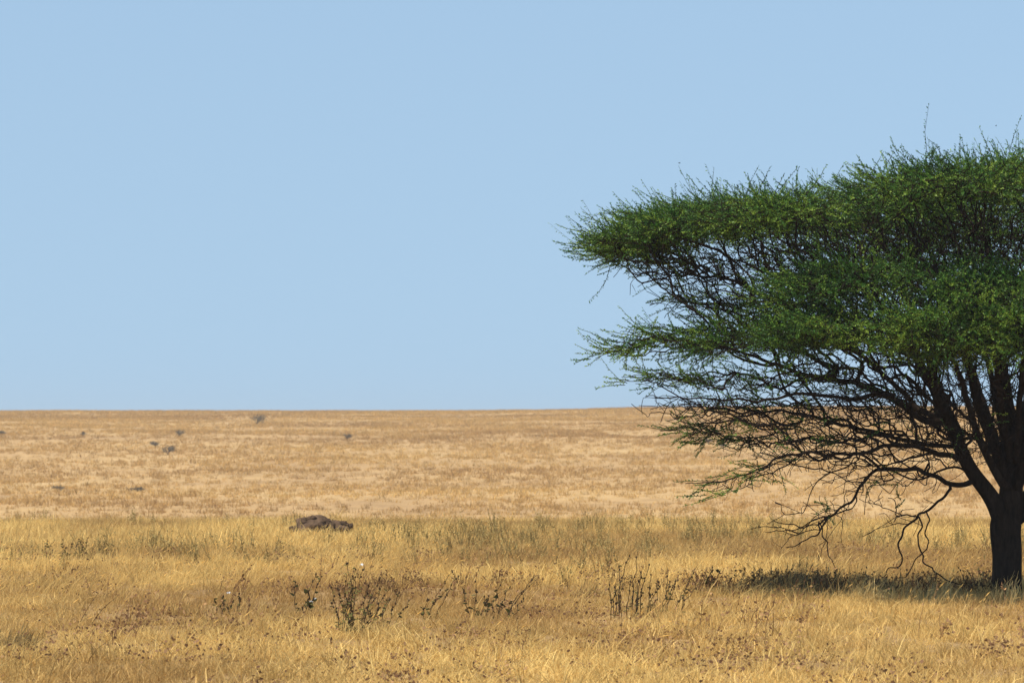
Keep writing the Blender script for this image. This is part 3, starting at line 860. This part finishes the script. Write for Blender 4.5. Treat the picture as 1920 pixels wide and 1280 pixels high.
# coarse tussocks of the far slope
far_v = [blades(16, .15, .42, .05, .22, .2, .6, .3, segs=2).mesh('far_tuft', M_GRASS) for _ in range(8)]
x, y = wedge(180000, 96, 690, half=.30, margin=10, power=.75)
p = fbm(x / 9, y / 14, 81, 4)
k = rng.random(len(x)) < np.clip(.45 + (p - .38) * 2.4, .3, 1)
x, y, p = x[k], y[k], p[k]; n = len(x)
t = np.clip((0.55 * fbm(x / 24, y / 40, 83, 4) + 0.45 * fbm(x / 70, y / 22, 85, 4) - .36) / .28, 0, 1)[:, None]
tint = (1 - t) * np.array([.68, .56, .48]) + t * np.array([.90, .79, .665])
tint *= rng.normal(1, .13, n)[:, None]
scatter('hillside_grass', 'pale tan grass covering the far hillside up to the ridge', 'grass', np.stack([x, y, height(x, y)], 1),
        rng.uniform(0, 6.28, n), rng.normal(0, .1, n), rng.normal(0, .1, n), rng.uniform(.7, 1.4, n) * (.8 + .4 * p), tint, rng.integers(0, 8, n), far_v)

# ------------------------------------------------------------------ earth mound
def lump(r, rx, ry, rz, nu=18, nv=10, rough=.22):
    th = np.linspace(0, 2 * pi, nu, endpoint=False); ph = np.linspace(0.02, pi - .02, nv)
    TH, PH = np.meshgrid(th, ph)
    D = np.stack([np.cos(TH) * np.sin(PH), np.sin(TH) * np.sin(PH), np.cos(PH)], -1).reshape(-1, 3)
    k = int(r.integers(1000))
    nz = sinoise(D, .55, k)[:, 0] * rough + sinoise(D, 1.3, k + 1)[:, 0] * rough * .5
    V = D * (1 + nz)[:, None] * np.array([rx, ry, rz])
    i = np.arange(nv - 1)[:, None] * nu; j = np.arange(nu)[None, :]; kk = (j + 1) % nu
    Q = np.stack([i + j, i + nu + j, i + nu + kk, i + kk], -1).reshape(-1, 4)
    return V, Q, np.clip(.5 + nz * 1.5, 0, 1)
def mound():
    x, y, z = ground_at(602, 1004)
    e = tag(empty('earth_mound', (x, y, z + .06)), 'low dark brown earth mound with a lumpy crest in the middle meadow', 'mound')
    r = np.random.default_rng(2)
    for (nm, cx, cz, rx, ry, rz) in (('mound_body', -.18, .08, .46, .4, .28), ('mound_body', .26, .04, .42, .36, .235)):
        g = Geo(); V, Q, C = lump(r, rx, ry, rz, 36, 22, .20)
        V += np.array([cx, 0, cz]); g.add(V, None, Q, C)
        obj(nm, g.mesh(nm, M_EARTH, True), e)
    for k in range(70):
        t = r.uniform(-.62, .66)
        top = np.interp(t, [-.62, -.45, -.2, .05, .12, .3, .5, .66], [.12, .28, .36, .34, .28, .26, .25, .16])
        s = r.uniform(.025, .085); yy = r.uniform(-.34, .10)
        g = Geo(); V, Q, C = lump(r, s * r.uniform(1, 1.5), s, s * .85, 9, 6, .3)
        V += np.array([t, yy, top * (1 - .9 * (yy / .4) ** 2) - .01]); g.add(V, None, Q, C * .5)
        obj('clod', g.mesh('clod', M_EARTH, False), e)
mound()

# ------------------------------------------------------------------ bushes on the far slope
def slope_point(px, py):
    sl = (HOR - py) / FPX; dx = (px - 960) / FPX
    ys = np.linspace(190, 690, 2001)
    hit = np.where(height(dx * ys, ys) >= EYE + sl * ys)[0]
    d = ys[hit[0]] if len(hit) else 640
    return dx * d, d, H1(dx * d, d)
def bush(px, py, wpx, hpx, label, seed, dry=False):
    x, y, z = slope_point(px, py)
    sc = y / FPX; w = wpx * sc / 2; h = hpx * sc
    r = np.random.default_rng(seed)
    e = tag(empty('hillside_bush', (x, y, z)), label, 'bush', 'scattered bushes on the far hillside')
    g = Geo(); f = Geo()
    for s in range(9):
        a = r.uniform(0, 6.28); q = np.array([cos(a) * w * r.uniform(.3, .8), sin(a) * w * r.uniform(.2, .6), h * r.uniform(.5, .95)])
        tt = np.linspace(0, 1, 5)[:, None]
        P = q * tt + np.array([0, 0, h * .15]) * np.sin(tt * pi)
        tube(g, P, np.array([.035, .028, .02, .014, .008]) * max(h, .6), 5, .4)
        m = 46
        c = q + r.normal(0, 1, (m, 3)) * np.array([w * .22, w * .22, h * .13])
        c[:, 2] = np.maximum(c[:, 2], .05)
        d = r.normal(size=(m, 3)); d /= np.linalg.norm(d, axis=1, keepdims=True)
        sd = np.cross(d, r.normal(size=(m, 3))); sd /= np.linalg.norm(sd, axis=1, keepdims=True)
        L = (r.uniform(.10, .22, m) * max(.8, h))[:, None]
        V = np.stack([c, c + d * L * .5 + sd * L * .3, c + d * L, c + d * L * .5 - sd * L * .3], 1).reshape(-1, 3)
        f.add(V, None, np.arange(len(V)).reshape(-1, 4), np.repeat(r.uniform(0, 1, m), 4))
    obj('stems', g.mesh('stems', M_STEM, True), e)
    obj('foliage', f.mesh('foliage', M_BUSH), e)
for k, a in enumerate([
    (482, 796, 44, 16, 'wide pale bush high on the hill just under the ridge, left of centre'),
    (335, 818, 22, 10, 'small round dark bush high on the left hillside'),
    (315, 852, 26, 16, 'dark bush below the small round one on the left hillside'),
    (292, 838, 22, 9, 'faint low bush up-left of the dark hillside bush'),
    (155, 817, 10, 7, 'tiny dark bush alone on the upper left hillside'),
    (4, 815, 16, 7, 'bush on the hillside cut by the left picture edge'),
    (651, 824, 16, 10, 'small dark bush on the hillside straight above the earth mound'),
    (1328, 831, 24, 8, 'greyish bush behind the lowest leafy twigs at the left of the tree'),
    (1353, 839, 18, 8, 'smaller bush just right of the greyish bush behind the tree twigs'),
    (258, 921, 30, 7, 'low flat bush near the foot of the left hillside'),
    (108, 918, 24, 6, 'low bush near the hill foot at far left'),
]):
    bush(*a, seed=100 + k)

# ------------------------------------------------------------------ stalky plants in the meadow
def leaf_quads(g, p, d, L, wd, r, c):
    sd = np.cross(d, r.normal(size=3)); sd /= max(np.linalg.norm(sd), 1e-6)
    nrm = np.cross(d, sd)
    g.add(np.array([p, p + d * L * .35 + sd * wd * .5 + nrm * wd * .12, p + d * L * .75 + sd * wd * .35, p + d * L,
                    p + d * L * .75 - sd * wd * .35, p + d * L * .35 - sd * wd * .5 + nrm * wd * .12, p + d * L * .5]),
          np.array([[0, 1, 6], [1, 2, 6], [2, 3, 6], [3, 4, 6], [4, 5, 6], [5, 0, 6]]), None, c)
def flower(parent, p, r, size=.03):
    g = Geo()
    for k in range(5):
        a = k * 2 * pi / 5 + r.uniform(0, 1)
        d = np.array([cos(a), sin(a) - .6, .55]); d /= np.linalg.norm(d)
        leaf_quads(g, np.array(p), d, size, size * .8, r, .5)
    return obj('flower', g.mesh('flower', M_PETAL), parent)
def plant(name, label, px, py, stems, seed, leaf=.05, nleaf=9, leafw=.5, rad_=.005, tone=.3, cat='plant', flowers=(), ltone=.4, wob=.03):
    """stems: list of (base dx px, tip px, tip py, depth); photo pixels at the plant's own distance"""
    x, y, z = ground_at(px, py)
    r = np.random.default_rng(seed)
    e = tag(empty(name, (x, y, z)), label, cat, 'stalky plants standing in the meadow')
    m = y / FPX
    for (bx, tx, ty, dy) in stems:
        b = np.array([(bx - px) * m, dy, H1(x + (bx - px) * m, y + dy) - z - .03]); q = np.array([(tx - px) * m, dy + r.normal(0, .05), (py - ty) * m])
        tt = np.linspace(0, 1, 8)[:, None]
        arch = np.array([-(q[0] - b[0]) * .22 + r.normal(0, .02), 0, .0])
        P = b + (q - b) * tt + arch * np.sin(tt * pi) + r.normal(0, wob * .55, (8, 3)) * np.sin(tt * pi)
        g = Geo(); tube(g, P, rad_ * np.linspace(1.1, .5, 8), 5, tone)
        for k in range(int(r.integers(3, 7))):                    # seed capsules
            t = r.uniform(.35, 1); i = min(int(t * 7), 6); p = P[i] + (P[i + 1] - P[i]) * (t * 7 - i)
            V, Q, C = lump(r, .011, .011, .015, 6, 4, .1); g.add(V + p + r.normal(0, .006, 3), None, Q, tone * .6)
        st = obj('stem', g.mesh('stem', M_STEM, True), e)
        if nleaf:
            f = Geo()
            for k in range(nleaf):
                t = r.uniform(.08, .97); i = min(int(t * 7), 6); p = P[i] + (P[i + 1] - P[i]) * (t * 7 - i)
                a = r.uniform(0, 6.28); d = np.array([cos(a), sin(a), r.uniform(-.3, .8)]); d /= np.linalg.norm(d)
                L = leaf * r.uniform(.6, 1.3) * (1.15 - .5 * t)
                leaf_quads(f, p, d, L, L * leafw, r, np.clip(ltone + r.normal(0, .2), 0, 1))
            obj('leaves', f.mesh('leaves', M_HERB), st)
    for (fx, fy) in flowers:
        flower(e, ((fx - px) * m, -.05, (py - fy) * m), r)
    return e
R0 = np.random.default_rng(77)
def fan(bx0, bx1, n, tx0, tx1, ty0, ty1, dep=.25):
    u = np.linspace(0, 1, n) + R0.normal(0, .04, n)
    return [(bx0 + (bx1 - bx0) * a, tx0 + (tx1 - tx0) * a + R0.normal(0, 5), R0.uniform(ty0, ty1), R0.uniform(-dep, dep)) for a in u]

plant('wild_herb', 'tall many-stemmed green herb with one white flower, largest plant left of centre', 665, 1192,
      fan(635, 690, 10, 618, 740, 1058, 1110) + [(650, 655, 1048, 0), (652, 668, 1060, .1), (660, 649, 1052, .1)] + fan(640, 690, 8, 620, 710, 1105, 1150), 1,
      leaf=.06, nleaf=13, ltone=.85, leafw=.30, rad_=.0042, flowers=[(678, 1059)])
plant('wild_herb', 'dark broad-leaved herb with two white blossoms left of the tallest green herb', 575, 1150,
      [(555, 554, 1082, 0), (570, 572, 1086, .1), (575, 592, 1070, .1), (585, 605, 1075, .2), (580, 590, 1118, -.1), (570, 580, 1120, 0)], 2,
      leaf=.08, nleaf=8, leafw=.6, ltone=.15, flowers=[(585, 1124), (592, 1118)])
plant('dry_stalks', 'thin dry stalks leaning right beside the tallest green herb', 715, 1172,
      fan(700, 735, 6, 700, 765, 1085, 1125), 3, nleaf=8, leaf=.05, tone=.4)
plant('dry_stalks', 'three thin stalks curving right, midway between the two leafy herbs', 810, 1165,
      [(805, 850, 1068, 0), (815, 862, 1078, .1), (800, 842, 1100, -.1), (795, 805, 1120, 0)], 4, nleaf=8, leaf=.055)
plant('wild_herb', 'low herb with blackish clustered leaves, left of a right-leaning stalk', 905, 1160,
      fan(885, 935, 7, 880, 965, 1085, 1125), 5, leaf=.075, nleaf=9, leafw=.6, ltone=.1)
plant('dry_stalks', 'dark stalks leaning far right of the blackish-leaved herb', 955, 1168,
      [(945, 1004, 1080, 0), (950, 1000, 1092, .1), (960, 985, 1110, .1)], 6, nleaf=4, leaf=.06, rad_=.0065)
plant('dry_stalks', 'dense clump of upright dark dry stalks in the centre-right foreground', 1180, 1160,
      fan(1145, 1215, 13, 1142, 1235, 1050, 1105) + [(1160, 1180, 1042, 0), (1185, 1196, 1036, .1)], 7, nleaf=6, leaf=.05, rad_=.0062, tone=.2)
plant('dry_stalks', 'slanting brown stalks just right of the dense upright clump', 1245, 1150,
      fan(1220, 1280, 9, 1240, 1315, 1058, 1105) + [(1240, 1252, 1062, 0)], 8, nleaf=6, leaf=.05, tone=.3)
plant('wild_herb', 'short blackish broad-leaved plant left of the dark tussock', 1335, 1112,
      [(1330, 1322, 1075, 0), (1333, 1334, 1062, 0), (1337, 1350, 1070, 0), (1340, 1340, 1085, .1), (1328, 1318, 1092, -.1)], 9, leaf=.11, nleaf=9, leafw=.6, ltone=.02, rad_=.012, tone=.05)
plant('wild_herb', 'small dark twiggy plant between the broad-leaved plant and the dark tussock', 1385, 1112,
      fan(1370, 1400, 6, 1368, 1425, 1062, 1095), 10, leaf=.08, nleaf=6, ltone=.08, tone=.1)
plant('dry_stalks', 'short dark stalks right of the dark tussock', 1548, 1106,
      fan(1525, 1570, 7, 1525, 1590, 1058, 1090), 11, leaf=.06, nleaf=4, ltone=.1, tone=.1)
plant('wild_herb', 'leafy herb with a white flower left of the broad-leaved herb', 425, 1150,
      fan(405, 445, 7, 400, 455, 1110, 1130), 12, leaf=.06, nleaf=7, ltone=.3, flowers=[(430, 1109)])
plant('dry_stalks', 'grey dried stalks near the left edge in the middle meadow', 128, 1052,
      fan(80, 165, 12, 80, 170, 1000, 1030, .8), 13, leaf=.07, nleaf=7, ltone=.5, tone=.4)
plant('thorny_shrub', 'small thorny dry shrub at the left foot of the trunk', 1838, 1116,
      fan(1820, 1856, 12, 1798, 1868, 1052, 1095, .3), 14, leaf=.05, nleaf=5, leafw=.2, ltone=.6, tone=.5, cat='shrub')

# tussocks of coarse straw
def tussock(label, px, py, n, h, spread, tone, seed):
    x, y, z = ground_at(px, py)
    r = np.random.default_rng(seed)
    g = blades(n, h * .45, h, .011, spread, .25, .38, .3, heads=.1, segs=4, rnd=r)
    me = g.mesh('grass_tussock', M_STRAW)
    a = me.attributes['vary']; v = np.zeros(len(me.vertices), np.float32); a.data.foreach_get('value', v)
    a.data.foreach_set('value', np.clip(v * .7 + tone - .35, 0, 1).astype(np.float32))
    o = obj('grass_tussock', me, None, (x, y, z))
    return tag(o, label, 'tussock', 'coarse grass tussocks')
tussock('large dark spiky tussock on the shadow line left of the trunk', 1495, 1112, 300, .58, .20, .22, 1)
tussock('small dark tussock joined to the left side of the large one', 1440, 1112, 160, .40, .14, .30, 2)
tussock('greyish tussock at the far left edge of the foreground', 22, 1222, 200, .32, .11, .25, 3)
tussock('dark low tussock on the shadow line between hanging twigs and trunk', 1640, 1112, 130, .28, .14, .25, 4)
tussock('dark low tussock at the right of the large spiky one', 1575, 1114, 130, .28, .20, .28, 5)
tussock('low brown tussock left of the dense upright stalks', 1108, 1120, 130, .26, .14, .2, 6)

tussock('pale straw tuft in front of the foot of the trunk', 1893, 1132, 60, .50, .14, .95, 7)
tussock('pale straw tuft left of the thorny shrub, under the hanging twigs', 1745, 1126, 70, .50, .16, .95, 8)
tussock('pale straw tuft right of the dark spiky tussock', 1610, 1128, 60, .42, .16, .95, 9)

# low dark dry scrub along the line where the tree's shade falls
def scrub_mesh(r):
    g = Geo()
    for s in range(16):
        b = np.array([r.normal(0, .07), r.normal(0, .07), -.02]); h = r.uniform(.10, .34)
        tt = np.linspace(0, 1, 5)[:, None]
        P = b + np.array([r.normal(.1, .35) * h, r.normal(0, .3) * h, h]) * tt + r.normal(0, .012, (5, 3)) * np.sin(tt * pi)
        tube(g, P, np.linspace(.006, .002, 5), 3, r.uniform(0, .5))
        for j in range(5):
            p = P[int(r.integers(1, 5))]; d = r.normal(size=3); d /= np.linalg.norm(d); sd = np.cross(d, r.normal(size=3)); sd /= np.linalg.norm(sd)
            L = r.uniform(.025, .06)
            g.add(np.array([p, p + d * L * .5 + sd * L * .3, p + d * L, p + d * L * .5 - sd * L * .3]), None, np.array([[0, 1, 2, 3]]), r.uniform(0, .6))
    return g
scrub_v = [scrub_mesh(rw).mesh('scrub', M_LITTER) for _ in range(8)]
px_ = np.concatenate([rng.uniform(1300, 1900, 85), rng.normal(1500, 50, 45), rng.uniform(540, 1300, 34)])
n = len(px_)
y = 46.3 + rng.normal(0, .75, n) + 1.2 * np.sin(px_ / 130.0) * (px_ < 1400); x = (px_ - 960) / FPX * y
scatter('dark_scrub', 'low dark dry scrub along the shade line left of the trunk', 'scrub', np.stack([x, y, height(x, y)], 1),
        rng.uniform(0, 6.28, n), np.zeros(n), np.zeros(n), rng.uniform(.4, 1.05, n), np.array([.72, .72, .68]) * rng.normal(1, .2, n)[:, None], rng.integers(0, 8, n), scrub_v)

# a dark round seed head in the near grass
x, y, z = ground_at(648, 1232)
g = Geo(); V, Q, C = lump(np.random.default_rng(3), .021, .021, .023, 10, 8, .12); g.add(V + np.array([0, 0, .085]), None, Q, .2)
e = tag(empty('seed_head', (x, y, z)), 'single dark round seed head in the near grass below the tall green herb', 'seed head')
obj('pod', g.mesh('pod', M_INSECT, True), e)
g = Geo(); tube(g, np.array([[0.01, 0, -.02], [.004, 0, .03], [0, 0, .075]]), np.array([.004, .003, .003]), 5, .4)
obj('stalk', g.mesh('stalk', M_STEM, True), e)

# insects above the crown
def insect(label, px, py, y, s, seed):
    r = np.random.default_rng(seed)
    p = W(px, py, y) + np.array([TX, TD, TZ])
    e = tag(empty('flying_insect', p), label, 'insect', 'insects flying round the crown')
    g = Geo(); V, Q, C = lump(r, s, s * .4, s * .4, 10, 8, .05); g.add(V, None, Q, .2)
    V, Q, C = lump(r, s * .35, s * .33, s * .33, 8, 6, .05); g.add(V + np.array([-s * 1.15, 0, .02 * s]), None, Q, .2)
    obj('body', g.mesh('body', M_INSECT, True), e)
    for sg in (-1, 1):
        f = Geo(); leaf_quads(f, np.array([-s * .3, sg * s * .2, s * .3]), np.array([.35, sg * .75, .55]), s * 1.9, s * .8, r, .5)
        obj('wing', f.mesh('wing', M_INSECT), e)
insect('tiny dark insect flying in open sky above the left half of the crown', 1275, 305, -1.0, .014, 1)
insect('tiny dark insect flying high above the crown near the right picture edge', 1870, 235, -1.0, .010, 2)
insect('tiny dark insect hovering close above the middle of the crown edge', 1545, 331, -1.5, .008, 3)

# ------------------------------------------------------------------ air
def haze():
    m, n, l = new_mat('warm_dust_haze')
    v = n.new('ShaderNodeVolumePrincipled')
    v.inputs['Color'].default_value = (0.98, 0.94, 0.88, 1)
    v.inputs['Density'].default_value = 0.00034
    v.inputs['Anisotropy'].default_value = 0.2
    o = n.new('ShaderNodeOutputMaterial'); l.new(v.outputs[0], o.inputs['Volume'])
    X, Y0, Y1, Z0, Z1 = 2700, -500, 4300, -36, 12
    V = [(-X, Y0, Z0), (X, Y0, Z0), (X, Y1, Z0), (-X, Y1, Z0), (-X, Y0, Z1), (X, Y0, Z1), (X, Y1, Z1), (-X, Y1, Z1)]
    Q = [(0, 3, 2, 1), (4, 5, 6, 7), (0, 1, 5, 4), (1, 2, 6, 5), (2, 3, 7, 6), (3, 0, 4, 7)]
    me = mesh_np('haze', V, None, Q, m)
    tag(obj('haze', me), 'thin pale dust haze hanging over the plain', 'haze', kind='stuff')
haze()
